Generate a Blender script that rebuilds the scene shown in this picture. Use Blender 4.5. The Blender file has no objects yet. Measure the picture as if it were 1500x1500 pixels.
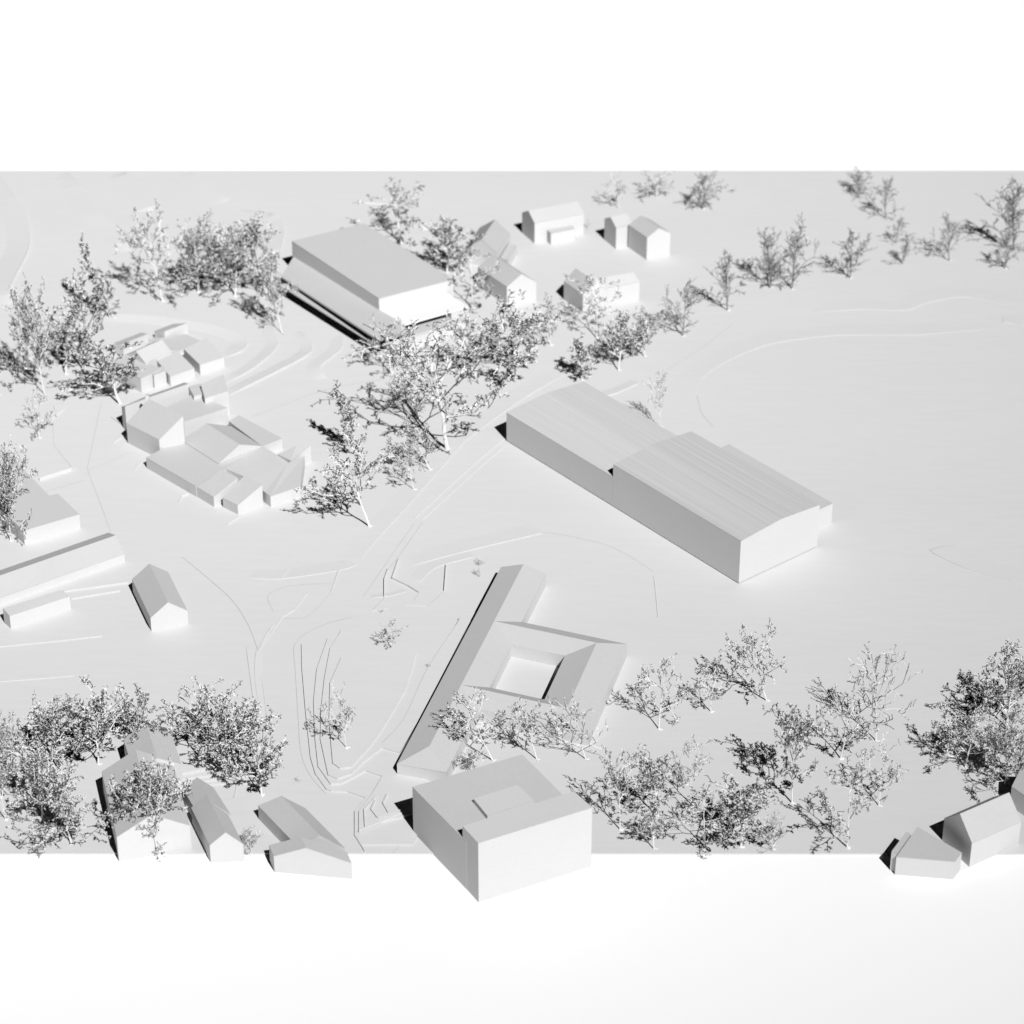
import bpy, math, random
from mathutils import Vector
sc = bpy.context.scene
COL = sc.collection

# ------------------------------------------------------------------ camera
FPX, PITCH, DIST = 4000.0, math.radians(31.5), 2.68      # focal length in photo pixels, tilt, distance to board centre
cp, sp = math.cos(PITCH), math.sin(PITCH)
CAM = Vector((0, -DIST * cp, DIST * sp))
cam = bpy.data.cameras.new('camera')
cam.sensor_width = 36; cam.lens = 36 * FPX / 1500
cam.clip_start = 0.05; cam.clip_end = 50
cam.dof.use_dof = True; cam.dof.focus_distance = 2.42; cam.dof.aperture_fstop = 10
camo = bpy.data.objects.new('camera', cam); COL.objects.link(camo)
camo.location = CAM; camo.rotation_euler = (math.pi / 2 - PITCH, 0, 0)
sc.camera = camo

# ------------------------------------------------------------------ world and lamp
w = bpy.data.worlds.new('World'); sc.world = w; w.use_nodes = True
w.node_tree.nodes['Background'].inputs[0].default_value = (1, 1, 1, 1)
w.node_tree.nodes['Background'].inputs[1].default_value = 0.001
AZ, EL = math.radians(114.5), math.radians(47.0)          # the way the light travels, and its height
LD = Vector((math.cos(AZ) * math.cos(EL), math.sin(AZ) * math.cos(EL), -math.sin(EL)))
lamp = bpy.data.lights.new('studio_lamp', 'SPOT')
lamp.energy = 30300; lamp.shadow_soft_size = 0.05; lamp.spot_size = math.radians(20.9); lamp.spot_blend = 1.0
lampo = bpy.data.objects.new('studio_lamp', lamp); COL.objects.link(lampo)
LT = Vector((-1.4, 2.3, 0))
lampo.location = Vector((0, 0.1, 0)) - LD * 20.0
lampo.rotation_euler = (LT - lampo.location).to_track_quat('-Z', 'Y').to_euler()
vs = sc.view_settings
vs.view_transform = 'Standard'; vs.look = 'None'; vs.gamma = 1; vs.exposure = 0.0; vs.use_curve_mapping = False
sc.cycles.max_bounces = 6; sc.cycles.diffuse_bounces = 1

# ------------------------------------------------------------------ helpers
def P(x, y, z=0.0):
    """photo pixel -> point of the model at height z"""
    u = (x - 750) / FPX; v = (750 - y) / FPX
    d = Vector((u, cp + v * sp, -sp + v * cp))
    t = (z - CAM.z) / d.z
    return CAM + d * t
def H(x, y, dpx):
    """height of a vertical edge standing at pixel x,y and dpx tall in the photo"""
    b = P(x, y); v = (750 - (y - dpx)) / FPX
    dy = b.y - CAM.y
    return dy * (v * cp - sp) / (cp + v * sp) + CAM.z
def Zrow(pt, row):
    v = (750 - row) / FPX; dy = pt.y - CAM.y
    return dy * (v * cp - sp) / (cp + v * sp) + CAM.z
def PXM(y):                                               # metres per photo pixel across, at ground row y
    return (P(751, y) - P(750, y)).x

def mat(name, base, rough=0.8, nscale=40, namp=0.03, bump=0.0, bscale=300, stretch=(1, 1, 1), spec=0.2):
    m = bpy.data.materials.new(name); m.use_nodes = True
    nt = m.node_tree; N = nt.nodes; L = nt.links
    b = N['Principled BSDF']; b.inputs['Roughness'].default_value = rough
    b.inputs['Specular IOR Level'].default_value = spec
    tc = N.new('ShaderNodeTexCoord'); mp = N.new('ShaderNodeMapping'); mp.inputs['Scale'].default_value = stretch
    L.new(tc.outputs['Object'], mp.inputs[0])
    n1 = N.new('ShaderNodeTexNoise'); n1.inputs['Scale'].default_value = nscale; n1.inputs['Detail'].default_value = 6
    L.new(mp.outputs[0], n1.inputs['Vector'])
    n2 = N.new('ShaderNodeTexNoise'); n2.inputs['Scale'].default_value = nscale * 22; n2.inputs['Detail'].default_value = 3
    L.new(mp.outputs[0], n2.inputs['Vector'])
    mx = N.new('ShaderNodeMath'); mx.operation = 'ADD'
    L.new(n1.outputs[0], mx.inputs[0]); L.new(n2.outputs[0], mx.inputs[1])
    mr = N.new('ShaderNodeMapRange'); mr.inputs[1].default_value = 0.6; mr.inputs[2].default_value = 1.4
    mr.inputs[3].default_value = base - namp; mr.inputs[4].default_value = base + namp
    L.new(mx.outputs[0], mr.inputs[0])
    cb = N.new('ShaderNodeCombineColor')
    for k in range(3): L.new(mr.outputs[0], cb.inputs[k])
    L.new(cb.outputs[0], b.inputs['Base Color'])
    if bump:
        nb = N.new('ShaderNodeTexNoise'); nb.inputs['Scale'].default_value = bscale; nb.inputs['Detail'].default_value = 4
        L.new(mp.outputs[0], nb.inputs['Vector'])
        bp = N.new('ShaderNodeBump'); bp.inputs['Strength'].default_value = bump; bp.inputs['Distance'].default_value = 0.0006
        L.new(nb.outputs[0], bp.inputs['Height']); L.new(bp.outputs[0], b.inputs['Normal'])
    return m
M_GROUND = mat('white_board', 0.62, 0.75, 3, 0.018, 0.10, 260, (0.35, 2.2, 1))
M_STEP = mat('board_edge', 0.62, 0.8, 8, 0.02)
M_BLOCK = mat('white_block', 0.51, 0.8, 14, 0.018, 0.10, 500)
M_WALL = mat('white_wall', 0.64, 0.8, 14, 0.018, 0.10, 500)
M_TWIG = mat('white_twig', 0.82, 0.7, 30, 0.05)
M_TABLE = mat('white_table', 0.965, 0.7, 2, 0.004)
M_LINE = mat('engraved_line', 0.42, 0.9, 30, 0.08)
M_GLUE = mat('white_glue', 0.78, 0.4, 60, 0.03)
def bud_mat(name, share, light=0.82, dark=0.03):
    """dried seed heads and twigs, each separate piece light or dark at random"""
    m = bpy.data.materials.new(name); m.use_nodes = True
    nt = m.node_tree; N = nt.nodes; L = nt.links
    g = N.new('ShaderNodeNewGeometry'); r = N.new('ShaderNodeValToRGB'); r.color_ramp.interpolation = 'LINEAR'
    e = r.color_ramp.elements
    e[0].position = max(0, share - 0.08); e[0].color = (dark, dark, dark, 1)
    e[1].position = share + 0.08; e[1].color = (light, light, light, 1)
    L.new(g.outputs['Random Per Island'], r.inputs[0]); L.new(r.outputs[0], N['Principled BSDF'].inputs['Base Color'])
    N['Principled BSDF'].inputs['Roughness'].default_value = 0.8
    return m
M_BUD = {'dense': bud_mat('seed_heads_dense', 0.60), 'round': bud_mat('seed_heads_round', 0.60), 'airy': bud_mat('seed_heads_airy', 0.56),
         'bare': bud_mat('seed_heads_bare', 0.4), 'column': bud_mat('seed_heads_column', 0.56), 'bush': bud_mat('seed_heads_bush', 0.5), 'grand': bud_mat('seed_heads_grand', 0.62), 'field': bud_mat('seed_heads_field', 0.6)}
M_MOTTLED = bud_mat('mottled_twig', 0.42, 0.82, 0.06); M_MOTTLED_PALE = bud_mat('mottled_twig_pale', 0.28, 0.84, 0.08)
M_TWIG_GREY = mat('grey_twig', 0.20, 0.8, 30, 0.08)
def roof_stripes(name, direction, base=0.52):
    """fine parallel saw lines across the roof sheet, running along direction"""
    m = mat(name, base, 0.8, 14, 0.016)
    nt = m.node_tree; N = nt.nodes; L = nt.links
    tc = N.new('ShaderNodeTexCoord'); mp = N.new('ShaderNodeMapping')
    mp.inputs['Rotation'].default_value = (0, 0, -math.atan2(direction.y, direction.x))
    m2 = N.new('ShaderNodeMapping'); m2.inputs['Scale'].default_value = (4, 560, 4)
    L.new(tc.outputs['Object'], mp.inputs[0]); L.new(mp.outputs[0], m2.inputs[0]); mp = m2
    n = N.new('ShaderNodeTexNoise'); n.inputs['Scale'].default_value = 1.0; n.inputs['Detail'].default_value = 2
    L.new(mp.outputs[0], n.inputs['Vector'])
    r = N.new('ShaderNodeMapRange'); r.inputs[1].default_value = 0.3; r.inputs[2].default_value = 0.7; r.inputs[3].default_value = base - 0.035; r.inputs[4].default_value = base + 0.035
    L.new(n.outputs[0], r.inputs[0]); cc = N.new('ShaderNodeCombineColor')
    for k in range(3): L.new(r.outputs[0], cc.inputs[k])
    L.new(cc.outputs[0], N['Principled BSDF'].inputs['Base Color'])
    bp = N.new('ShaderNodeBump'); bp.inputs['Strength'].default_value = 0.8; bp.inputs['Distance'].default_value = 0.0007
    L.new(n.outputs[0], bp.inputs['Height']); L.new(bp.outputs[0], N['Principled BSDF'].inputs['Normal'])
    return m

def mesh_obj(name, verts, faces, m, parent=None, smooth=False):
    me = bpy.data.meshes.new(name); me.from_pydata([tuple(v) for v in verts], [], faces); me.update()
    me.materials.append(m)
    if smooth:
        for p in me.polygons: p.use_smooth = True
    o = bpy.data.objects.new(name, me); COL.objects.link(o)
    if parent is not None:
        o.parent = parent; o.matrix_parent_inverse = parent.matrix_world.inverted()
    return o
def thing(name, label, cat, loc=(0, 0, 0), group=None):
    o = bpy.data.objects.new(name, None); COL.objects.link(o); o.empty_display_size = 0.01
    o.location = loc
    o['label'] = label; o['category'] = cat
    if group: o['group'] = group
    o.matrix_world.translation = Vector(loc)
    return o
def struct(o): o['kind'] = 'structure'; return o
def area2(pts):
    return sum(pts[i].x * pts[i - 1].y - pts[i - 1].x * pts[i].y for i in range(len(pts)))
def ccw(pts):
    s = sum(pts[i - 1].x * pts[i].y - pts[i].x * pts[i - 1].y for i in range(len(pts)))
    return list(pts) if s > 0 else list(reversed(pts))
ZB = -0.0015                                              # blocks stand on the table sheet, through the board
SLAB = 0.0007
def prism(parent, top, zb=ZB, wname='wall', rname='roof', slab=SLAB, rm=None, wm=None):
    """block with a flat or tilted top given by world points"""
    t = ccw([Vector(p) for p in top]); n = len(t)
    lo = [Vector((p.x, p.y, p.z - slab)) for p in t]; b = [Vector((p.x, p.y, zb)) for p in t]
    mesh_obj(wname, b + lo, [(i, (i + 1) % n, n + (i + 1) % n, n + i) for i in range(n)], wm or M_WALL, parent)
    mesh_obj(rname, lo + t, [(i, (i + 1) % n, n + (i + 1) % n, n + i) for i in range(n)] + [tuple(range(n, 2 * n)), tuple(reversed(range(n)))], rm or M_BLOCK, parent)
def gable(parent, FL, FR, BL, ze, zr, zb=ZB, rm=None, zeR=None, BR=None, off=0.5, hipF=0.0, hipB=0.0):
    """pitched block: ridge runs from the FL-FR end to the BL end"""
    FL, FR, BL = [Vector((p.x, p.y, 0)) for p in (FL, FR, BL)]
    BR = Vector((BR.x, BR.y, 0)) if BR is not None else FR + BL - FL
    zeR = ze if zeR is None else zeR
    up = lambda p, z: Vector((p.x, p.y, z))
    RF = FL.lerp(FR, off); RB = BL.lerp(BR, off)
    ax = RB - RF
    RFt = RF + ax * hipF; RBt = RB - ax * hipB
    s = SLAB
    wv = [up(FL, zb), up(FR, zb), up(BR, zb), up(BL, zb), up(FL, ze - s), up(FR, zeR - s), up(BR, zeR - s), up(BL, ze - s), up(RF, zr - s), up(RB, zr - s)]
    wf = [(0, 3, 7, 4), (2, 1, 5, 6)]
    wf.append((1, 0, 4, 8, 5) if hipF == 0 else (1, 0, 4, 5))
    wf.append((3, 2, 6, 9, 7) if hipB == 0 else (3, 2, 6, 7))
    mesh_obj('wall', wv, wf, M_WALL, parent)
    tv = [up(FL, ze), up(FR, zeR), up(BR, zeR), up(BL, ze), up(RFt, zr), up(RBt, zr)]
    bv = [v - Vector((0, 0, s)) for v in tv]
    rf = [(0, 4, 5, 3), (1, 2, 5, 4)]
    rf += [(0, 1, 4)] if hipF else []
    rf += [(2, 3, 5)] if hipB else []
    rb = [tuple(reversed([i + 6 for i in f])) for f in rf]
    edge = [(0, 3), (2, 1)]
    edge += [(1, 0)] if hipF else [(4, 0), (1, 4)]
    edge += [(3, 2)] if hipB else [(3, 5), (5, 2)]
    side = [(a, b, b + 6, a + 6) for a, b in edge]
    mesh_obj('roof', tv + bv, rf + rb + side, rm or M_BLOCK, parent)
def PP(lst, z): return [P(x, y, z) for x, y in lst]

def smooth_line(pts, n=6):
    if len(pts) < 3: return pts
    out = []
    for i in range(len(pts) - 1):
        p0 = pts[max(i - 1, 0)]; p1 = pts[i]; p2 = pts[i + 1]; p3 = pts[min(i + 2, len(pts) - 1)]
        for k in range(n):
            t = k / n
            out.append(0.5 * ((2 * p1) + (p2 - p0) * t + (2 * p0 - 5 * p1 + 4 * p2 - p3) * t * t + (3 * p1 - p0 - 3 * p2 + p3) * t ** 3))
    out.append(pts[-1]); return out
def offs(pts, d):
    """points shifted sideways to the left of travel by d"""
    out = []
    for i, p in enumerate(pts):
        a = pts[max(i - 1, 0)]; b = pts[min(i + 1, len(pts) - 1)]
        t = (b - a); t.z = 0; t.normalize()
        out.append(p + Vector((-t.y, t.x, 0)) * d)
    return out
def step(px, h=0.0010, w=0.025, side=1, curve=True, z=0.0, taper=0.12, name='terrain_step'):
    """edge of a board layer: an upright face on one side of the line, its top running out to the ground on the other"""
    if not curve: return fin(px, h, 0.0007, z)
    pts = [P(x, y, z) for x, y in px]
    if curve: pts = smooth_line(pts)
    else: pts = [p.lerp(q, k / 24) for p, q in zip(pts, pts[1:]) for k in range(24)] + [pts[-1]]
    n = len(pts)
    back = offs(pts, w * side)
    v = []; f = []
    for i, (p, q) in enumerate(zip(pts, back)):
        t = i / (n - 1); k = min(1, t / taper, (1 - t) / taper) if taper > 0 else 1
        v += [Vector((p.x, p.y, z - 0.0004)), Vector((p.x, p.y, z + 0.0001 + h * k)), Vector((q.x, q.y, z - 0.0003))]
    for i in range(n - 1):
        a = 3 * i; b = a + 3
        f += [(a, b, b + 1, a + 1), (a + 1, b + 1, b + 2, a + 2)]
    f += [(0, 1, 2), (3 * n - 1, 3 * n - 2, 3 * n - 3)]
    return struct(mesh_obj(name, v, f, M_GROUND))
def line(px, width=0.0005, curve=True, z=0.0, name='engraved_line'):
    pts = [P(x, y, z + 0.00012) for x, y in px]
    if curve: pts = smooth_line(pts)
    a = offs(pts, width / 2); b = offs(pts, -width / 2); n = len(pts)
    return struct(mesh_obj(name, a + b, [(i, n + i, n + i + 1, i + 1) for i in range(n - 1)], M_LINE))
def fin(px, h=0.0018, th=0.0004, z=0.0):
    """thin upright strip of card"""
    pts = [P(x, y, z) for x, y in px]; n = len(pts)
    a = offs(pts, th / 2); b = offs(pts, -th / 2); up_ = Vector((0, 0, h)); dn_ = Vector((0, 0, -0.0003))
    v = [p + dn_ for p in a] + [p + dn_ for p in b] + [p + up_ for p in a] + [p + up_ for p in b]
    f = [(0, n, 3 * n, 2 * n), (n - 1, 2 * n - 1, 4 * n - 1, 3 * n - 1)]
    for i in range(n - 1):
        f += [(i, i + 1, 2 * n + i + 1, 2 * n + i), (n + i, n + i + 1, 3 * n + i + 1, 3 * n + i), (2 * n + i, 2 * n + i + 1, 3 * n + i + 1, 3 * n + i)]
    return struct(mesh_obj('card_strip', v, f, M_GROUND))
def plate(px, z0, z1, name='terrain_plate'):
    pts = ccw([P(x, y, z1) for x, y in px]); n = len(pts)
    lo = [Vector((p.x, p.y, z0 - 0.0003)) for p in pts]
    return struct(mesh_obj(name, lo + pts, [(i, (i + 1) % n, n + (i + 1) % n, n + i) for i in range(n)] + [tuple(range(n, 2 * n))], M_GROUND))
def zr(ox, oy, s, lst): return [(ox + x / s, oy + y / s) for x, y in lst]

# ------------------------------------------------------------------ table and board
def sheet(name, x0, x1, y0, y1, z0, z1, m):
    v = [(x, y, z) for z in (z0, z1) for x, y in ((x0, y0), (x1, y0), (x1, y1), (x0, y1))]
    return struct(mesh_obj(name, v, [(3, 2, 1, 0), (4, 5, 6, 7), (0, 1, 5, 4), (1, 2, 6, 5), (2, 3, 7, 6), (3, 0, 4, 7)], m))
yb, yf = P(750, 250).y, P(750, 1250).y
sheet('table', -2.2, 2.2, -1.6, 3.2, -0.03, ZB, M_TABLE)
sheet('ground', -0.78, 0.78, yf, yb, ZB + 0.0001, 0, M_GROUND)

# ------------------------------------------------------------------ terrain: layer edges and engraved lines
A = lambda l: zr(0, 250, 3, l)
step(A([(0, 20), (70, 120), (120, 215), (133, 290), (120, 360), (80, 440), (40, 520), (40, 550), (65, 585)]), 0.0026, 0.03, -1)
step(A([(300, 5), (380, 100), (430, 180), (500, 240), (545, 290), (580, 350)]), 0.0022, 0.03, -1)
step(A([(550, 5), (600, 60), (660, 130), (690, 170)]), 0.0020, 0.03, -1)
step(A([(840, 5), (920, 70), (1010, 130)]), 0.0008, 0.03, -1)
step(A([(1190, 187), (1235, 215), (1250, 260), (1240, 320), (1225, 370)]), 0.0017, 0.02, -1)
line(A([(1060, 175), (1150, 181)]), 0.0009, False); line(A([(1150, 184), (1195, 187)]), 0.0007, False)
B = lambda l: zr(0, 240, 3.75, l)
step(B([(520, 828), (640, 832), (820, 840), (960, 858), (1150, 890), (1290, 930), (1350, 970), (1355, 1000), (1320, 1035), (1235, 1065)]), 0.0017, 0.02, -1)
step([(395, 470), (403, 490), (407, 504), (399, 517), (383, 531), (362, 546), (331, 562)], 0.0014, 0.016, -1)
step([(440, 485), (455, 500), (457, 512), (447, 523), (418, 539), (370, 563), (333, 581)], 0.0016, 0.016, -1)
step([(502, 492), (501, 509), (487, 523), (470, 536), (469, 543), (479, 553)], 0.0011, 0.018, -1)
line([(370, 610), (480, 570), (560, 556)], 0.0003)
# field on the right
C = lambda l: zr(1100, 240, 3.75, l)
step([(1021, 579), (1028, 555), (1055, 535), (1087, 519), (1129, 504), (1180, 496), (1233, 491), (1327, 491), (1380, 488), (1460, 481)], 0.0004, 0.04, 1)
line([(1021, 579), (1028, 605), (1044, 624)], 0.0004)
step(C([(350, 815), (500, 807), (650, 800), (850, 805), (950, 770), (1080, 740), (1180, 733), (1290, 745), (1400, 770), (1510, 798)]), 0.00042, 0.04, 1)
step([(1468, 473), (1485, 474), (1502, 478)], 0.0005, 0.03, 1)
step([(1360, 805), (1375, 815), (1420, 835), (1502, 859)], 0.0005, 0.04, 1)
line([(967, 547), (1020, 515), (1073, 475)], 0.0003)
step([(860, 585), (895, 579), (918, 570), (936, 561)], 0.0010, 0.015, 1)
# middle
Dm = lambda l: zr(350, 760, 4.286, l)
step(Dm([(60, 370), (150, 378), (265, 378), (480, 350), (625, 325), (690, 310), (745, 285)]), 0.0005, 0.025, 1)
step([(524, 826), (551, 792), (605, 733), (663, 667), (690, 640), (767, 584), (835, 545)], 0.0006, 0.03, 1)
step(Dm([(265, 378), (315, 310)]), 0.0010, 0.012, 1, False)
step(Dm([(580, 455), (600, 400), (625, 325)]), 0.0009, 0.012, 1, False)
line(Dm([(580, 455), (520, 530), (440, 605), (380, 625), (275, 622)]), 0.0003)
step(Dm([(110, 857), (150, 790), (265, 625), (350, 570), (430, 465)]), 0.0008, 0.02, 1, False)
line(Dm([(580, 410), (480, 408), (300, 425), (200, 465), (180, 500), (215, 580)]), 0.0003)
line([(267, 816), (333, 872), (360, 909), (373, 939), (377, 952)], 0.0006)
line([(607, 767), (583, 800), (532, 874)], 0.0004); line([(619, 765), (583, 816), (568, 835)], 0.0004)
step([(608, 759), (650, 720), (700, 675), (740, 642)], 0.0008, 0.010, 1, False)
step([(618, 762), (660, 724), (710, 678), (738, 655)], 0.0006, 0.006, 1, False)
fin(Dm([(1000, 260), (960, 378), (1060, 425), (1130, 468)]), 0.0021)
line(Dm([(1130, 468), (1095, 515)]), 0.0004, False)
fin(Dm([(912, 495), (912, 385), (935, 320)]), 0.0022)
line(Dm([(912, 495), (835, 578)]), 0.0004, False)
fin(Dm([(1288, 455), (1300, 295)]), 0.0024)
line(Dm([(1288, 455), (1180, 548)]), 0.0004, False); step(Dm([(1040, 543), (1180, 548)]), 0.0004, 0.01, 1, False)
step(Dm([(830, 578), (940, 563)]), 0.0004, 0.01, 1, False)
step(Dm([(830, 497), (950, 485), (1060, 455)]), 0.0004, 0.01, 1)
step(Dm([(1130, 405), (1210, 325), (1300, 285), (1500, 235)]), 0.0005, 0.02, 1)
step([(602, 829), (663, 813), (714, 800), (770, 787), (795, 781)], 0.0006, 0.03, 1)
line([(795, 780), (828, 784), (898, 802), (957, 837)], 0.00025)
step([(958, 844), (961, 872), (964, 905)], 0.0005, 0.02, 1, False)
line(Dm([(705, 620), (560, 655), (420, 720), (350, 790), (345, 857)]) + zr(370, 880, 3.75, [(235, 400), (250, 650), (265, 830), (310, 950), (400, 1060)]), 0.0004)
# stepped mound left of the courtyard house
Em = lambda l: zr(370, 880, 3.75, l)
LV = 0.0015
plate(Em([(268, 235), (270, 360), (290, 600), (318, 860), (345, 950), (405, 1033), (430, 1042), (520, 1045), (620, 1080), (560, 1155), (560, 1280), (590, 1335), (880, 1335), (1000, 1100), (1000, 900), (1000, 620), (1290, 60), (700, 90)]), 0, LV)
plate(Em([(412, 203), (352, 375), (335, 550), (342, 750), (360, 910), (428, 1005), (490, 1000), (560, 965), (620, 930), (712, 962), (655, 1060), (583, 1155), (583, 1265), (700, 1215), (880, 1170), (960, 1000), (980, 620), (1230, 110), (700, 120)]), LV, 2 * LV)
plate(Em([(490, 155), (425, 260), (395, 420), (375, 600), (372, 760), (415, 955), (465, 975), (540, 950), (600, 890), (712, 805), (808, 832), (920, 640), (1180, 140), (800, 130)]), 2 * LV, 3 * LV)
plate(Em([(488, 308), (425, 448), (420, 650), (430, 775), (440, 890), (480, 918), (540, 910), (640, 800), (700, 720), (770, 600), (835, 490), (870, 380), (895, 285), (700, 260)]), 3 * LV, 4 * LV)
for l in ([(618, 1245), (612, 1150), (675, 1078)], [(685, 1195), (650, 1150), (672, 1100)], [(745, 1168), (715, 1115), (740, 1065)]):
    step(Em(l), 0.0016, 0.02, -1, False, z=2 * LV, taper=0.03)
step(Em([(560, 1290), (590, 1335), (618, 1383)]), 0.0016, 0.02, 1, False, taper=0.0)
step(Em([(583, 1268), (700, 1218), (820, 1168)]), 0.0012, 0.012, 1, False, z=2 * LV - 0.0002, taper=0.03)
step(Em([(690, 1195), (820, 1150)]), 0.0012, 0.01, 1, False, z=2 * LV + 0.0006, taper=0.03)
line(Em([(1128, 95), (1125, 120), (960, 370), (850, 610), (790, 700), (710, 780)]), 0.0004, z=3 * LV)
line(Em([(770, 1385), (810, 1330), (765, 1290), (800, 1210), (840, 1190)]), 0.0003, z=0)
# lower left
step([(-4, 948), (70, 941), (150, 932)], 0.0010, 0.03, 1, False); step([(-4, 999), (60, 994), (108, 990)], 0.0007, 0.03, 1, False)
step([(94, 867), (140, 861), (188, 854)], 0.0018, 0.012, 1, False, taper=0.03); step([(104, 878), (140, 872), (176, 866)], 0.0014, 0.010, 1, False, taper=0.03)
step([(58, 704), (105, 689)], 0.0034, 0.03, 1, False, taper=0.02); step([(105, 689), (108, 686)], 0.0030, 0.02, 1, False, taper=0.0)
step([(75, 615), (93, 599)], 0.0018, 0.012, 1, False, taper=0.05)
line([(77, 620), (79, 652), (106, 686)], 0.0004, False); line([(148, 591), (132, 668), (129, 689), (145, 732), (162, 779)], 0.0004)
line([(129, 689), (190, 663)], 0.0003, False); line([(60, 722), (125, 703)], 0.0003, False)
step([(30, 516), (58, 501)], 0.0020, 0.012, 1, False, taper=0.05); step([(20, 540), (50, 522)], 0.0016, 0.012, 1, False, taper=0.05)
for l in ([(360, 944), (369, 1013), (372, 1040)], [(375, 952), (373, 987), (380, 1048)], [(353, 965), (358, 1030)]):
    step(l, 0.0006, 0.01, 1)
line([(377, 952), (384, 1000), (390, 1048)], 0.0004)
step([(377, 953), (390, 930), (400, 915)], 0.0010, 0.012, 1, False)
step([(165, 650), (188, 634)], 0.0012, 0.010, 1, False); step([(196, 690), (206, 676)], 0.0014, 0.01, 1, False)
step([(262, 735), (266, 728), (276, 724)], 0.0018, 0.01, 1, False, taper=0.05); step([(333, 769), (352, 757)], 0.0016, 0.01, 1, False, taper=0.05)
step([(163, 612), (183, 626)], 0.0010, 0.01, 1, False)
for k, l in enumerate(([(267, 1154), (367, 1145)], [(267, 1148), (367, 1137)], [(267, 1142), (354, 1130)], [(267, 1134), (311, 1126)])):
    step(l, 0.0016 + 0.0004 * k, 0.012, 1, False, taper=0.03)
step([(343, 1170), (347, 1150), (367, 1147)], 0.0008, 0.012, 1, False)

# ------------------------------------------------------------------ buildings
def bld(name, label, x, y, group=None, cat='building'):
    p = P(x, y); return thing(name, label, cat, (p.x, p.y, 0), group)

# long hall
t = bld('long_hall', 'largest white block, long hall with striped low roof and a raised front half', 912, 750)
z1 = H(742, 646, 42); z2 = H(1082, 855.3, 63)
FLh, FRh, BLh = P(1082, 855.3), P(1200.5, 808.5), P(742, 646)
ax = (BLh - FLh); ax.normalize(); bx = Vector((ax.y, -ax.x, 0)); wid = (FRh - FLh).length + 0.004
FRh = FLh + bx * wid
M_STRIPE = roof_stripes('striped_roof', ax, 0.50); M_STRIPE2 = roof_stripes('striped_roof_pale', ax, 0.545)
M_PALE = mat('pale_block', 0.575, 0.8, 14, 0.018, 0.10, 500)
LH = (BLh - FLh).length; Ls = (P(895.4, 681.2, z2) - FLh).dot(ax)
gable(t, FLh + ax * Ls, FRh + ax * Ls, BLh, z1, z1 + 0.0042, zb=0.0008, rm=M_STRIPE2)
gable(t, FLh, FRh, FLh + ax * (Ls - 0.0002), z2, z2 + 0.0042, zb=0.0008, rm=M_STRIPE)
za = H(1218, 765, 28)
aR = P(1218, 765) - FRh; aw = aR.dot(bx); s0 = aR.dot(ax); s1 = (P(1069, 650, za) - FRh).dot(ax)
print('annex', aw, s0, s1)
prism(t, [Vector((q.x, q.y, za)) for q in (FRh + ax * s0 + bx * 0.0002, FRh + ax * s0 + bx * aw, FRh + ax * s1 + bx * aw, FRh + ax * s1 + bx * 0.0002)], wname='annex_wall', rname='annex_roof')

# courtyard house: a long wing and a four-sided ring around a yard
t = bld('courtyard_house', 'white pitched-roof house with long wing and square inner courtyard', 720, 980)
ze = H(582, 1138, 19); zrg = ze + 0.0070
WN, WF = P(582, 1138), P(729, 858)
av = WF - WN; av.z = 0; LW = av.length; av.normalize(); bv_ = Vector((av.y, -av.x, 0))
q = P(798, 844, ze); WW = (q - WN).dot(bv_)
q = P(764.7, 826, zrg); LW = (q - WN).dot(av)
gable(t, WN, WN + bv_ * WW, WN + av * LW, ze, zrg, hipF=0.07)
uv = lambda u, v, z: WN + bv_ * u + av * v + Vector((0, 0, z - WN.z))
skew = math.tan(math.radians(5.0))
def ring_pt(u, v, z): return uv(u, v - u * skew * 1.0, z)
def uvof(x, y, z):
    d = P(x, y, z) - WN; u = d.dot(bv_); return u, d.dot(av) + u * skew
uR, vB = uvof(919, 943, ze)                                # outer back right eave
vBr = uvof(874, 941.5, zrg)[1]; uRr = uvof(874, 941.5, zrg)[0]
vFr = uvof(829, 1037, zrg)[1]
uF, vF = uvof(863, 1093, 0.0)
uL = WW / 2
wing = max(0.016, (vB - vBr)); yi = 2 * vBr - vB
print('ring', uR, vB, uRr, vBr, vFr, uF, vF, WW, LW)
vBo, vBi = vBr + 0.0175, vBr - 0.0195
vFo, vFi = min(vF, vFr - 0.018), vFr + 0.0145
uRo, uRi = uR, 2 * uRr - uR
uLi = uL + (WW / 2) + 0.0005
zi = ze
def ring_quad(a, b, c, d): return [a, b, c, d]
O = dict(BL=ring_pt(uL, vBo, ze), BR=ring_pt(uRo, vBo, ze), FR=ring_pt(uRo, vFo, ze), FL=ring_pt(uL, vFo, ze))
R = dict(BL=ring_pt(uL, vBr, zrg), BR=ring_pt(uRr, vBr, zrg), FR=ring_pt(uRr, vFr, zrg), FL=ring_pt(uL, vFr, zrg))
I = dict(BL=ring_pt(uLi, vBi, zi), BR=ring_pt(uRi, vBi, zi), FR=ring_pt(uRi, vFi, zi), FL=ring_pt(uLi, vFi, zi))
dn = lambda p, z: Vector((p.x, p.y, z))
RE = ring_pt(uRo, vFr, zrg); RG = ring_pt(uRo, vBr, ze + 0.0062)
rv = [O['BL'], O['BR'], O['FR'], O['FL'], R['BL'], R['BR'], R['FR'], R['FL'], I['BL'], I['BR'], I['FR'], I['FL']]
mesh_obj('roof', rv, [(0, 4, 5, 1), (1, 5, 6, 2), (2, 6, 7, 3), (4, 8, 9, 5), (5, 9, 10, 6), (6, 10, 11, 7), (7, 11, 8, 4)], M_BLOCK, t)
ow = [O['BL'], O['BR'], O['FR'], O['FL']]; iw = [I['BL'], I['BR'], I['FR'], I['FL']]
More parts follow.
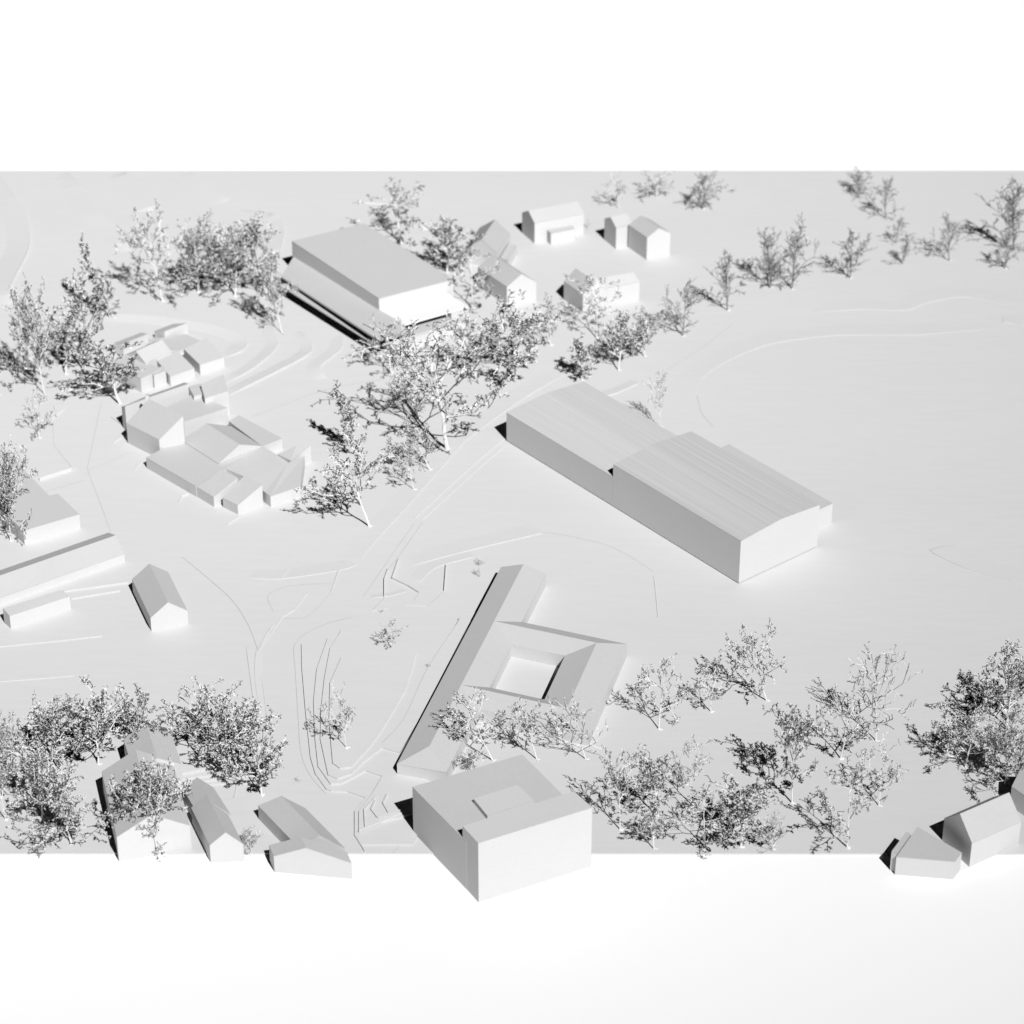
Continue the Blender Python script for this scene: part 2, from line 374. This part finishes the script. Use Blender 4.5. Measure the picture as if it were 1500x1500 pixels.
mesh_obj('wall', ow + [dn(p, ZB) for p in ow], [(1, 0, 4, 5), (2, 1, 5, 6), (3, 2, 6, 7)], M_WALL, t)
mesh_obj('courtyard_wall', iw + [dn(p, ZB) for p in iw], [(0, 1, 5, 4), (1, 2, 6, 5), (2, 3, 7, 6), (3, 0, 4, 7)], M_WALL, t)

# block in the foreground with a taller front strip
t = bld('flat_roofed_block', 'white flat-roofed block with taller front strip and small roof box, cut by the near edge', 740, 1250)
z1 = H(605, 1219.4, 67)
c0 = P(604, 1152.5, z1); c1 = P(765, 1105, z1); c2 = P(824, 1164, z1); c3 = P(683, 1233, z1)
prism(t, [c0, c1, c2 + (c2 - c1) * 0.02, c3])
z2 = z1 + 0.0115
prism(t, PP([(677.4, 1210), (841, 1159), (867.5, 1183), (700.5, 1235)], z2), wname='raised_wall', rname='raised_roof', rm=M_PALE)
prism(t, PP([(693.7, 1170), (758, 1149.5), (783, 1173), (714, 1195)], z1 + 0.0045), zb=z1 - 0.001, wname='roof_box_wall', rname='roof_box_top', rm=M_PALE)

# modern building at the back
t = bld('terraced_building', 'white modern block with overhanging canopy and dark recessed ground floor among trees', 545, 470)
h1 = H(555, 527, 30)
hc = h1 - 0.005
tz = 0.0022
M_OVERLIT = mat('overlit_podium', 0.80, 0.8, 14, 0.015)  # extra-light colour stands in for the overexposed glow on the podium top
def slab_part(name, pts, m):
    cw = ccw(pts); lo = [p - Vector((0, 0, tz)) for p in cw]; n = len(cw)
    mesh_obj(name, lo + cw, [(i, (i + 1) % n, n + (i + 1) % n, n + i) for i in range(n)] + [tuple(range(n, 2 * n)), tuple(reversed(range(n)))], m, t)
slab_part('canopy_slab', [P(555, 498, h1), P(598, 486, h1), P(591, 475, h1), P(430, 376, hc), P(412, 405, hc)], M_BLOCK)
slab_part('podium_slab', [P(590.5, 475.5, h1 - 0.0004), P(686, 448.5, h1 - 0.0004), P(552, 368, h1 - 0.0004), P(434, 366, hc - 0.0004), P(431, 377, hc - 0.0004)], M_OVERLIT)
zl = H(555, 527, 17.5)
ledge = PP([(553, 507), (586, 497), (688, 466), (560, 380), (410, 417)], zl)
prism(t, ledge, zb=zl - 0.0016, wname='ledge_edge', rname='ledge_slab', slab=0.0003)
prism(t, PP([(566, 484), (578, 480), (634, 456), (545, 392), (438, 402)], hc - tz - 0.0008), zb=zl, wname='recessed_wall', rname='recessed_wall_top')
prism(t, PP([(661, 458), (686, 450), (665, 437), (645, 443)], h1 - tz - 0.0002), zb=ZB, wname='end_wall', rname='end_wall_top')
prism(t, PP([(574, 503), (600, 495), (684, 467), (560, 382), (432, 417)], zl - 0.0018), wname='ground_floor_wall', rname='ground_floor_top')
h3 = h1 + H(555, 470, 16)
up = PP([(427.4, 353), (534, 327), (664, 409), (555, 437)], h3)
prism(t, up, zb=hc - 0.003, wname='upper_wall', rname='upper_roof', slab=0.0012)

# pitched houses at the back
def px_gable(t, fl, fr, bl, eave, apex_row, **k):
    FL, FR, BL = P(*fl), P(*fr), P(*bl)
    ze = H(fl[0], fl[1], eave)
    gable(t, FL, FR, BL, ze, Zrow(FL.lerp(FR, 0.5), apex_row), **k)
HG = 'pitched houses behind the terraced building'
def eave_gable(t, FLe, FRe, BLe, ze, zr_, **k):
    gable(t, P(*FLe, ze), P(*FRe, ze), P(*BLe, ze), ze, zr_, **k)
t = bld('pitched_house', 'white pitched house with small lean-to, half hidden by trees behind terraced building', 715, 365, HG)
z = H(728, 393, 23)
eave_gable(t, (683, 362), (728, 371), (703, 333), z, z + 0.014, rm=mat('grey_roof', 0.43, 0.8, 14, 0.015))
prism(t, PP([(733, 378), (746, 356), (757, 360), (744, 382)], z * 0.6), wname='lean_to_wall', rname='lean_to_roof')
t = bld('pitched_house', 'white pitched house with low front annex, farthest of the back houses', 810, 345, HG)
z = H(783, 357, 30)
FL = P(783, 357); FR = P(764.6, 341); BL = P(855, 343)
gable(t, FL, FR, BL, z, Zrow(FL.lerp(FR, 0.5), 308.6))
z = H(807, 358, 17)
prism(t, PP([(802, 337), (807, 342), (842, 335), (838, 329)], z), wname='annex_wall', rname='annex_roof')
t = bld('pitched_house', 'white L-shaped pitched house, rightmost of the back houses', 935, 365, HG)
z = H(902, 365, 31)
FL = P(902, 365); FR = P(885, 351)
gable(t, FL, FR, P(926, 359), z, Zrow(FL.lerp(FR, 0.5), 318))
px_gable(t, (947, 381), (981, 374), (920, 362), 33, 334)
t = bld('pitched_house', 'white pitched house just right of terraced building, its gable facing the hall', 745, 435, HG)
px_gable(t, (742.6, 448), (785.5, 441), (700, 419), 28, 401)
t = bld('pitched_house', 'white L-shaped pitched house with a bare tree in front of it', 880, 440, HG)
z = H(854, 459, 27)
eave_gable(t, (854, 431), (888, 424), (826, 412), z, z + 0.0135)
FL = P(937, 413, z); FR = P(919, 403, z)
gable(t, FL, FR, P(876, 424, z), z, z + 0.008)

# farm cluster, upper part
t = bld('stepped_house_cluster', 'white cluster of small stepped roofs inside the curved terraces', 235, 560)
HB = lambda d, y=560: H(230, y, d)
prism(t, PP([(156, 532), (187, 517), (236, 540), (206, 554)], HB(21)))
prism(t, PP([(225, 549), (243, 543), (240, 536), (222, 540)], HB(20)), wname='porch_wall', rname='porch_roof')
p = [P(226.5, 524, HB(21)), P(259.5, 513, HB(21)), P(284.5, 539, HB(14)), P(249, 551, HB(15))]
prism(t, p)
p = [P(269, 511, HB(22, 540)), P(302, 495, HB(22, 530)), P(328, 523, HB(14, 537)), P(292.5, 534, HB(15, 550))]
prism(t, p)
z = HB(23, 550)
eave_gable(t, (213, 532), (187, 518), (251, 515), z, z + 0.009)
p = [P(180, 503, HB(20, 520)), P(216, 489, HB(20, 510)), P(207, 487, HB(16, 505)), P(168, 502, HB(16, 520))]
prism(t, p)
p = [P(241, 485, HB(16, 500)), P(274, 473, HB(16, 490)), P(253, 474.5, HB(11, 486)), P(226, 485, HB(11, 497))]
prism(t, p)
prism(t, PP([(214, 498), (272, 489), (293, 499), (262, 513), (222, 512)], HB(7, 510)), wname='low_wall', rname='low_roof')

# farm cluster, lower part: school-like complex
t = bld('gabled_complex', 'white complex of joined pitched and flat roofs with a small chimney', 290, 690)
K = lambda l: zr(160, 540, 5, l)
z = H(187, 649, 29); zt = z + 0.022
a, b, c, d = [P(185, 620, z), P(233, 644, z), P(268, 609, zt), P(218, 584, zt)]
prism(t, [a, b, c, d])
zc = zt + 0.003
ch = P(216, 583, zt)
prism(t, [ch + Vector((-0.0018, -0.0018, 0.004)), ch + Vector((0.0018, -0.0018, 0.004)), ch + Vector((0.0018, 0.0018, 0.004)), ch + Vector((-0.0018, 0.0018, 0.004))], zb=zt - 0.01, wname='chimney', rname='chimney_cap')
zn = H(300, 640, 26)
prism(t, PP([(238, 599), (282, 577), (333, 597), (269, 617)], zn))
zq = zn + 0.010
prism(t, [P(183, 595, zq), P(220, 581, zq), P(276, 562, zq), P(270, 560, zq - 0.006), P(214, 579, zq - 0.005), P(178, 596, zq - 0.006)], wname='rear_wall', rname='rear_roof')
prism(t, [P(294, 563, zq), P(327, 548, zq), P(334, 572, zq - 0.003), P(300, 583, zq - 0.003)], wname='rear_wall', rname='rear_roof')
prism(t, PP([(276, 566), (294, 562), (300, 575), (284, 580)], zq - 0.005), wname='rear_wall', rname='rear_roof')
zr_ = H(214.4, 686, 16)
prism(t, PP([(214, 670), (300, 624), (372, 662), (287, 712)], zr_), wname='low_wall', rname='low_roof')
zt2 = zr_ + 0.013
gable(t, P(320, 679, zr_ + 0.001), P(383, 653, zr_ + 0.001), P(268, 646, zr_ + 0.001), zr_ + 0.001, zt2, zb=zr_ - 0.002, BR=P(338, 624, zr_ + 0.001))
prism(t, [P(318, 681, zr_ + 0.0005), P(384, 653, zr_ + 0.0005), P(424, 677, zr_ - 0.003), P(366, 702, zr_ - 0.003)], wname='front_wall', rname='front_roof')
prism(t, PP([(335, 617), (350, 608), (413, 642), (383, 653)], zr_), wname='side_wall', rname='side_roof')
prism(t, [P(302, 705, zr_ + 0.003), P(325, 687, zr_ + 0.010), P(348, 700, zr_ + 0.010), P(313, 728, zr_ - 0.001), P(288, 713, zr_ - 0.001)], wname='front_wall', rname='front_roof')
zx = H(349, 754, 14)
prism(t, [P(326, 729, zx), P(359, 696, zx + 0.012), P(384, 710, zx + 0.012), P(348, 740, zx)], wname='front_wall', rname='front_roof')
zw = H(396, 744, 16)
prism(t, [P(396, 727, zw), P(388, 721, zw), P(366, 702, zw + 0.003), P(422, 678, zw + 0.003), P(446, 668, zw + 0.002), P(440, 712, zw)], wname='side_wall', rname='side_roof')
prism(t, [P(407, 665, zw + 0.001), P(434, 653, zw + 0.006), P(455, 652, zw + 0.006), P(426, 675, zw + 0.001)], wname='side_wall', rname='side_roof')

# lower left
t = bld('flat_roofed_house', 'white flat-roofed block at left edge with a bushy tree over it', 50, 770)
z = H(36, 798, 21)
prism(t, PP([(-30, 627), (0, 652), (72, 726), (85, 723), (116, 753), (34, 777), (0, 745), (-60, 690)], z))
t = bld('long_barn', 'long low white barn with pitched roof at left edge', 90, 850)
z = H(183, 822, 11)
FL = P(183, 822); FR = P(160, 791); BL = P(-60, 908)
gable(t, FL, FR, BL, z, Zrow(FL.lerp(FR, 0.5), 784))
t = bld('small_shed', 'small white shed with flat sloping roof below the long barn', 60, 905)
z = H(16, 921, 19)
prism(t, [P(4, 891, z + 0.002), P(90, 864, z + 0.002), P(102, 873, z), P(14, 902, z)])
t = bld('pitched_house', 'single white pitched house standing alone right of the long barn', 240, 900, None)
px_gable(t, (222, 925), (276, 914), (195, 868), 20, 882)

# bottom left: church and neighbours
t = bld('church_block', 'white church-like block with stepped pitched roofs behind a bushy tree', 215, 1200)
zo = H(163, 1225, 34)
gable(t, P(171, 1226, zo), P(278, 1209, zo), P(149, 1130, zo), zo, zo + 0.017)
z = H(181, 1125, 33)
gable(t, P(197, 1135, z), P(266, 1119, z), P(181, 1083, z), z, z + 0.012)
t = bld('chapel_wing', 'narrow white pitched wing along the right side of the church-like block', 310, 1200)
z = H(267, 1180, 22)
gable(t, P(292, 1195, z), P(338, 1193, z), P(267, 1155, z), z, z + 0.011)
gable(t, P(307, 1238, z + 0.001), P(356, 1236, z + 0.001), P(280, 1183, z + 0.001), z + 0.001, z + 0.0135)
t = bld('pitched_house', 'white pitched house with cross gable at the near edge, beside the stepped mound', 440, 1220)
z = H(379, 1199, 20)
gable(t, P(434, 1238, z), P(505, 1242, z), P(378, 1180, z), z, z + 0.0115)
gable(t, P(401, 1254, z + 0.001), P(515, 1264, z + 0.001), P(394, 1238, z + 0.001), z + 0.001, z + 0.0125, BR=P(508, 1248, z + 0.001), off=0.42)

# bottom right
t = bld('pitched_house', 'white pitched house in the near right corner, bright roof slope facing us', 1440, 1230)
FL = P(1420, 1268); FR = P(1380, 1231); BL = P(1492, 1236)
z = H(1420, 1268, 33)
gable(t, FL, FR, BL, z, Zrow(FL.lerp(FR, 0.5), 1192))
t = bld('low_roof_block', 'low white block with sloping roof and a narrow strip beside it, near right edge', 1350, 1245)
z = H(1344, 1240, 24)
prism(t, PP([(1344, 1211), (1409, 1249), (1399, 1262), (1313, 1255)], z))
prism(t, PP([(1327.7, 1218), (1334, 1221), (1313, 1250), (1306, 1247)], z + 0.001), wname='strip_wall', rname='strip_roof')
t = bld('pitched_house', 'white pitched house cut off by the right edge, behind the near right corner house', 1500, 1170)
z = H(1481, 1180, 28)
gable(t, P(1520, 1178, z), P(1550, 1152, z), P(1482, 1152, z), z, z + 0.016, BR=P(1512, 1127, z))

# ------------------------------------------------------------------ trees of dried twigs painted white
def tube(v, f, a, b, ra, rb, n=3):
    d = b - a
    if d.length < 1e-6: return
    d.normalize(); s = d.orthogonal().normalized(); u = d.cross(s)
    i0 = len(v)
    for p, r in ((a, ra), (b, rb)):
        for k in range(n):
            an = 2 * math.pi * k / n
            v.append(p + (s * math.cos(an) + u * math.sin(an)) * r)
    for k in range(n):
        f.append((i0 + k, i0 + (k + 1) % n, i0 + n + (k + 1) % n, i0 + n + k))
def bud(v, f, p, r, R_):
    """seed head: a few short prongs"""
    for _ in range(R_.choice((2, 3, 3))):
        d = Vector((R_.gauss(0, 1), R_.gauss(0, 1), R_.gauss(0, 1) + 0.4)).normalized()
        s = d.orthogonal().normalized(); u = d.cross(s)
        L = r * R_.uniform(1.3, 2.9); q = r * R_.uniform(0.32, 0.6)
        i = len(v); c = p + d * L * R_.uniform(0.4, 0.75)
        v += [p - d * L * 0.2, c + s * q, c + (s * -0.5 + u * 0.87) * q, c + (s * -0.5 - u * 0.87) * q, p + d * L]
        f += [(i, i + 2, i + 1), (i, i + 3, i + 2), (i, i + 1, i + 3), (i + 4, i + 1, i + 2), (i + 4, i + 2, i + 3), (i + 4, i + 3, i + 1)]
def make_tree(seed, kind):
    R_ = random.Random(seed)
    cfg = dict(
        dense=dict(z0=0.22, nodes=8, per=(2, 3), lv=3, prof=lambda t: 0.62 * (1 - 0.55 * t) ** 0.8, el=(8, 45), bud=0.0150, rm=0.0041),
        round=dict(z0=0.28, nodes=6, per=(2, 2), lv=3, prof=lambda t: 0.55 * (0.75 + 0.6 * t - 1.0 * t * t), el=(15, 55), bud=0.0148, rm=0.0043),
        airy=dict(z0=0.30, nodes=5, per=(1, 2), lv=3, prof=lambda t: 0.60 * (0.7 + 0.5 * t - 0.7 * t * t), el=(5, 48), bud=0.0132, rm=0.0043),
        grand=dict(z0=0.30, nodes=6, per=(2, 2), lv=3, prof=lambda t: 0.62 * (0.8 + 0.4 * t - 0.8 * t * t), el=(8, 50), bud=0.0088, rm=0.0029),
        field=dict(z0=0.14, nodes=5, per=(2, 2), lv=2, prof=lambda t: 0.62 * (0.9 - 0.3 * t), el=(35, 65), bud=0.012, rm=0.0050),
        bare=dict(z0=0.24, nodes=5, per=(2, 2), lv=2, prof=lambda t: 0.72 * (0.8 + 0.3 * t - 0.5 * t * t), el=(15, 55), bud=0.013, rm=0.0055),
        column=dict(z0=0.10, nodes=10, per=(2, 2), lv=2, prof=lambda t: 0.22 * (1 - 0.6 * t), el=(25, 60), bud=0.0165, rm=0.0044),
        bush=dict(z0=0.03, nodes=4, per=(3, 3), lv=2, prof=lambda t: 0.85 * (1 - 0.5 * t), el=(15, 65), bud=0.018, rm=0.0060))[kind]
    tv, tf, bv, bf, gv, gf = [], [], [], [], [], []
    z0 = cfg['z0']
    def rnd_dir(d, amin, amax):
        s = d.orthogonal().normalized(); u = d.cross(s)
        an = R_.uniform(0, 2 * math.pi); al = math.radians(R_.uniform(amin, amax))
        return (d * math.cos(al) + (s * math.cos(an) + u * math.sin(an)) * math.sin(al)).normalized()
    def branch(p, d, L, r, lv):
        k = 3 if lv else 1
        dd = d.copy(); q = p
        for i in range(k):
            dd = (dd + Vector((R_.gauss(0, .17), R_.gauss(0, .17), R_.gauss(0.06, .15)))).normalized()
            n_ = q + dd * L / k; r2 = max(cfg['rm'], r * (1 - 0.22 * (i + 1) / k * 1.4))
            tube(bv, bf, q, n_, max(r, cfg['rm']), r2); q = n_; r = r2
            if lv:
                m = 1 if R_.random() < (0.84 if kind in ('airy', 'grand') else 0.66) else 2
                for _ in range(m):
                    branch(q, (rnd_dir(dd, 30, 62) + Vector((0, 0, 0.12))).normalized(), L * R_.uniform(0.32, 0.52), r * 0.66, lv - 1)
        if kind == 'bare' and R_.random() < 0.35: return
        bud(gv, gf, q, cfg['bud'] * R_.uniform(0.6, 1.15), R_)
    # trunk with a slight wander
    p = Vector((0, 0, -0.01)); pts = [p]; N_ = cfg['nodes']
    wob = Vector((0, 0, 0))
    tops = [z0 * 0.5, z0] + [z0 + (0.86 - z0) * (i + 1) / N_ for i in range(N_)]
    for z in tops:
        wob = wob + Vector((R_.gauss(0, .014), R_.gauss(0, .014), 0)); pts.append(Vector((wob.x, wob.y, z)))
    rad = lambda z: max(0.0045, 0.0175 * (1 - 0.85 * z))
    for a, b in zip(pts, pts[1:]): tube(tv, tf, a, b, rad(a.z), rad(b.z), 6)
    az = R_.uniform(0, 6.28)
    for i, q in enumerate(pts[2:]):
        t_ = i / N_
        for _ in range(R_.randint(*cfg['per'])):
            az += 2.4 + R_.uniform(-0.5, 0.5); e = math.radians(R_.uniform(*cfg['el']) + 22 * t_)
            d = Vector((math.cos(az) * math.cos(e), math.sin(az) * math.cos(e), math.sin(e)))
            branch(q, d, cfg['prof'](t_) * R_.uniform(0.65, 1.1), max(0.0045, rad(q.z) * 0.62), cfg['lv'] - (1 if cfg['lv'] == 3 and t_ > 0.6 else 0))
    branch(pts[-1], Vector((0.05, 0, 1)), 0.16, 0.005, 1)
    allv = bv + gv
    h = sorted(v.z for v in allv)[int(len(allv) * .995)]; rr = sorted(math.hypot(v.x, v.y) for v in allv)[int(len(allv) * .96)]
    S = Vector((0.5 / rr, 0.5 / rr, 1 / h))
    for L_ in (tv, bv, gv):
        for v in L_: v.x *= S.x; v.y *= S.y; v.z *= S.z
    for v in tv: v.x *= 0.75 if kind != 'column' else 0.3; v.y *= 0.75 if kind != 'column' else 0.3
    out = []
    for nm, vv, ff in (('trunk', tv, tf), ('crown', bv, bf), ('bud_cluster', gv, gf)):
        me = bpy.data.meshes.new(nm); me.from_pydata([tuple(v) for v in vv], [], ff); me.materials.append(M_BUD[kind] if nm == 'bud_cluster' else (M_TWIG_GREY if kind == 'field' else M_TWIG if nm == 'trunk' else M_MOTTLED_PALE if kind in ('bare', 'airy') else M_MOTTLED)); out.append(me)
    return out
VAR = {}
for kind, n_ in (('dense', 4), ('round', 4), ('airy', 4), ('bare', 3), ('column', 3), ('bush', 2), ('field', 4), ('grand', 1)):
    VAR[kind] = [make_tree(31 * i + 7 + len(kind) * 101, kind) for i in range(n_)]
gm = bpy.data.meshes.new('glue_foot')
gm.from_pydata([(math.cos(a * .7854) * (1 + .3 * math.sin(a * 2.1)), math.sin(a * .7854) * (1 + .25 * math.cos(a * 1.7)), 0) for a in range(8)] + [(math.cos(a * .7854) * .5, math.sin(a * .7854) * .5, .5) for a in range(8)], [],
               [(i, (i + 1) % 8, 8 + (i + 1) % 8, 8 + i) for i in range(8)] + [tuple(range(8, 16))]); gm.materials.append(M_GLUE)
RT = random.Random(5)
cnt = {}
def tree(x, y, hpx, wpx, kind, label, lean=0, group='white twig trees on the model board', z=0.0, nm='twig_tree'):
    if kind in ('dense', 'round', 'airy'): hpx *= 0.95; wpx *= 1.03 if kind == 'airy' else 1.10
    p = P(x, y, z); h = H(x, y, hpx); wd = wpx * PXM(y)
    root = thing(nm, label, 'tree' if nm == 'twig_tree' else 'twig', (p.x, p.y, z), group)
    root.rotation_euler = (RT.uniform(-.10, .10), math.atan2(lean, hpx) if lean else RT.uniform(-.12, .06), 0)
    k = cnt.get(kind, 0); cnt[kind] = k + 1
    ms = VAR[kind][k % len(VAR[kind])]
    rz = RT.uniform(0, 6.28); sx = RT.uniform(0.93, 1.07)
    tr = None
    for me in ms:
        nmz = me.name.split('.')[0]
        o = bpy.data.objects.new(nmz, me); COL.objects.link(o)
        if nmz == 'bud_cluster':
            o.parent = crown
        else:
            o.parent = root; o.rotation_euler = (0, 0, rz); o.scale = (wd * sx, wd / sx, h)
            if nmz == 'crown': crown = o
    if hpx > 50:
        g = bpy.data.objects.new('glue_foot', gm); COL.objects.link(g); g.parent = root
        g.scale = (0.0024, 0.0020, 0.0009); g.location = (0.0012, -0.0006, 0.0002); g.rotation_euler = (0, 0, rz)
    return root

T = [
 # upper left
 (65, 577, 170, 76, 'dense', 'tall dark twig tree leaning left, left of the stepped house cluster', -14),
 (124, 545, 158, 80, 'round', 'twig tree with ragged crown between the tall leaning tree and the slim one'),
 (166, 466, 120, 38, 'column', 'slim twig tree leaning left above the curved terrace', -24),
 (238, 441, 146, 92, 'airy', 'twig tree with clear straight trunk, highest of the row above the curved terraces'),
 (290, 428, 108, 112, 'dense', 'bushy twig tree directly right of the clear straight trunk'),
 (344, 434, 114, 108, 'dense', 'broad bushy twig tree in the middle of the upper left row'),
 (392, 434, 112, 92, 'round', 'twig tree at the right end of the upper left row, nearest the terraced building'),
 (413, 488, 112, 60, 'dense', 'twig tree leaning left in front of the terraced building left corner', -22),
 (176, 592, 104, 104, 'round', 'twig tree with leaning trunk touching the stepped house cluster', -30),
 (96, 548, 92, 92, 'airy', 'low airy twig tree between the tall leaning tree and the stepped cluster'),
 (57, 641, 70, 52, 'airy', 'small twig tree alone below the tall leaning tree'),
 (-3, 578, 92, 46, 'round', 'twig tree cut by the left edge beside the tall leaning tree'),
 (15, 792, 142, 78, 'dense', 'bushy twig tree overhanging the flat-roofed block at left edge', 4),
 # middle
 (655, 657, 186, 215, 'grand', 'widest twig tree, spreading in front of the terraced building'),
 (756, 553, 114, 122, 'round', 'round twig tree behind the far end of the long hall'),
 (630, 688, 74, 74, 'round', 'small twig tree beside the road, upper of two below the widest tree', -18),
 (606, 717, 82, 46, 'airy', 'small slim twig tree beside the road, lower of two below the widest tree', -10),
 (541, 771, 132, 124, 'airy', 'twig tree with thick leaning trunk beside the gabled complex', -34),
 (523, 669, 108, 36, 'column', 'slim twig tree leaning left behind the thick leaning trunk tree', -24),
 (588, 357, 92, 135, 'airy', 'broad twig tree behind the terraced building roof'),
 (655, 398, 88, 92, 'round', 'twig tree behind the right end of the terraced building'),
 (692, 452, 96, 88, 'airy', 'twig tree between the terraced building and the nearest pitched house'),
 (572, 545, 84, 92, 'airy', 'low twig tree at the front corner of the terraced building'),
 (698, 556, 104, 112, 'airy', 'airy twig tree overlapping the right side of the widest tree'),
 (806, 505, 78, 66, 'airy', 'twig tree below the nearest pitched house, left of the bare one'),
 (612, 612, 92, 96, 'bare', 'twig tree under the left half of the widest tree'),
 (852, 557, 62, 40, 'column', 'small upright twig tree just behind the long hall far end'),
 (906, 542, 80, 82, 'round', 'twig tree left of the small double-stemmed tree near the pitched houses'),
 (874, 495, 96, 94, 'airy', 'bare twig tree standing in front of the L-shaped pitched house'),
 (944, 522, 70, 56, 'round', 'small twig tree at right end of group behind the long hall'),
 (1000, 492, 80, 66, 'field', 'twig tree first from left in the row along the field edge'),
 (1066, 454, 94, 58, 'field', 'slim twig tree second in the row along the field edge'),
 (1128, 422, 84, 78, 'field', 'thin twig tree third in the row along the field edge'),
 (1159, 423, 100, 84, 'field', 'twig tree fourth in the row along the field edge, tallest there'),
 (1245, 407, 72, 66, 'field', 'thin twig tree fifth in the row along the field edge'),
 (1321, 387, 42, 44, 'field', 'low twig tree sixth in the row along the field edge'),
 (1312, 356, 40, 34, 'field', 'tiny bare twig tree behind the sixth tree of the field row'),
 (1391, 382, 72, 56, 'field', 'fan-shaped twig tree standing apart near the right end of the field row'),
 (1472, 393, 56, 56, 'field', 'thin twig tree last of the field row at right edge'),
 (1486, 366, 108, 100, 'field', 'bushy twig tree in the far right corner'),
 (1297, 319, 62, 50, 'field', 'twig tree behind the field row, lower of two near the far edge'),
 (1259, 285, 36, 66, 'field', 'twig tree at the far edge, upper of two behind the field row'),
 (906, 305, 52, 40, 'airy', 'twig tree with thin trunk behind the farthest pitched houses'),
 (1029, 306, 54, 70, 'field', 'twig tree at the far edge, right of the back houses'),
 (962, 288, 36, 62, 'airy', 'twig tree at the far edge, between the two others by the back houses'),
 (967, 625, 88, 34, 'bare', 'sparse twig tree rising behind the long hall roof'),
 # lower left
 (202, 1090, 90, 100, 'round', 'twig tree directly behind the ridge of the church-like block'),
 (14, 1128, 92, 66, 'dense', 'bushy twig tree at the left edge, above the lower left clump'),
 (84, 1127, 108, 105, 'dense', 'bushy twig tree in the lower left clump, topmost left'),
 (144, 1119, 114, 92, 'round', 'twig tree in the lower left clump, directly left of the church-like block'),
 (62, 1200, 106, 120, 'dense', 'bushy twig tree in the lower left clump, middle left'),
 (104, 1235, 110, 118, 'dense', 'bushy twig tree in the lower left clump, lowest'),
 (8, 1200, 100, 58, 'round', 'twig tree in the lower left clump, cut by the left edge'),
 (226, 1246, 116, 140, 'dense', 'broad bushy twig tree covering the front of the church-like block', 3),
 (293, 1109, 108, 118, 'airy', 'twig tree with thick bare trunk behind the church-like block'),
 (338, 1118, 106, 122, 'dense', 'dark bushy twig tree right of the thick bare trunk'),
 (383, 1164, 106, 90, 'round', 'twig tree at the right end of the clump behind the church'),
 (368, 1248, 36, 42, 'bush', 'small twig shrub at near edge between chapel wing and pitched house'),
 # mound and courtyard
 (573, 948, 38, 46, 'airy', 'small twig shrub above the stepped mound'),
 (507, 1095, 92, 52, 'airy', 'small bare twig tree on the stepped mound'),
 (858, 1112, 90, 78, 'bare', 'bare twig tree right of the courtyard house front, third of three', -24),
 (786, 1112, 92, 78, 'airy', 'airy twig tree before the courtyard house front, middle of three', -22),
 (722, 1114, 112, 98, 'airy', 'airy twig tree over the long wing of courtyard house, first of three', -38),
 (690, 1129, 34, 44, 'bush', 'low twig shrub between the courtyard house and the flat-roofed block'),
 (965, 1068, 108, 92, 'airy', 'twig tree just right of the courtyard house corner'),
 (1041, 1042, 78, 58, 'airy', 'small twig tree between courtyard house corner tree and forked tree'),
 (1123, 1026, 116, 96, 'airy', 'forked twig tree leaning left, right of the courtyard house', -28),
 # lower right
 (1283, 1085, 140, 112, 'bare', 'barest twig tree with open spreading branches in the lower right'),
 (1231, 1111, 94, 106, 'airy', 'airy twig tree left of the barest one'),
 (1160, 1176, 148, 118, 'round', 'dense twig tree left in the lower right group'),
 (1241, 1241, 130, 112, 'airy', 'twig tree with long slim trunk, nearest in the lower right group'),
 (1287, 1180, 92, 78, 'airy', 'small airy twig tree right of the long slim trunk'),
 (1474, 1066, 114, 138, 'dense', 'dense twig tree at the right edge, upper of three'),
 (1414, 1124, 86, 112, 'dense', 'dense twig tree at the right edge, left of three'),
 (1472, 1148, 94, 122, 'dense', 'dense twig tree at the right edge, lowest of three by the corner house'),
 (908, 1215, 122, 76, 'airy', 'twig tree with straight white trunk right of the flat-roofed block'),
 (961, 1194, 104, 72, 'round', 'twig tree second right of the flat-roofed block'),
 (1013, 1178, 100, 78, 'airy', 'twig tree with thick trunk, third right of the flat-roofed block'),
 (1032, 1241, 88, 104, 'airy', 'twig tree at the near edge below the thick-trunk tree'),
 (958, 1243, 58, 66, 'round', 'low twig tree at the near edge, left of two'),
 (1085, 1240, 98, 112, 'round', 'broad twig tree at the near edge, rightmost of the group'),
 (1132, 1243, 52, 52, 'bush', 'low twig shrub at the near edge, right of the broad tree'),
]
for e in T:
    zz = 4 * LV if 'on the stepped mound' in e[5] else (3 * LV if 'above the stepped mound' in e[5] else 0.0)
    tree(*e[:6], lean=e[6] if len(e) > 6 else 0, z=zz)
for x, y, h, w_, lb in ((703, 828, 10, 16, 'tiny twig beside the far tip of courtyard house, upper of two'), (700, 842, 9, 18, 'tiny twig beside the far tip of courtyard house, lower of two'),
                        (861, 335, 16, 12, 'tiny twig beside the farthest pitched house annex'), (1074, 282, 8, 14, 'tiny twig alone on the far ground'), (628, 977, 6, 10, 'tiny twig on ground left of the long wing'),
                        (437, 1147, 12, 10, 'tiny twig between pitched house and stepped mound'), (560, 898, 7, 8, 'tiny twig above the stepped mound shrub')):
    tree(x, y, h, w_, 'bare', lb, group='tiny stray twigs', z=3 * LV if x == 628 else 0, nm='stray_twig')
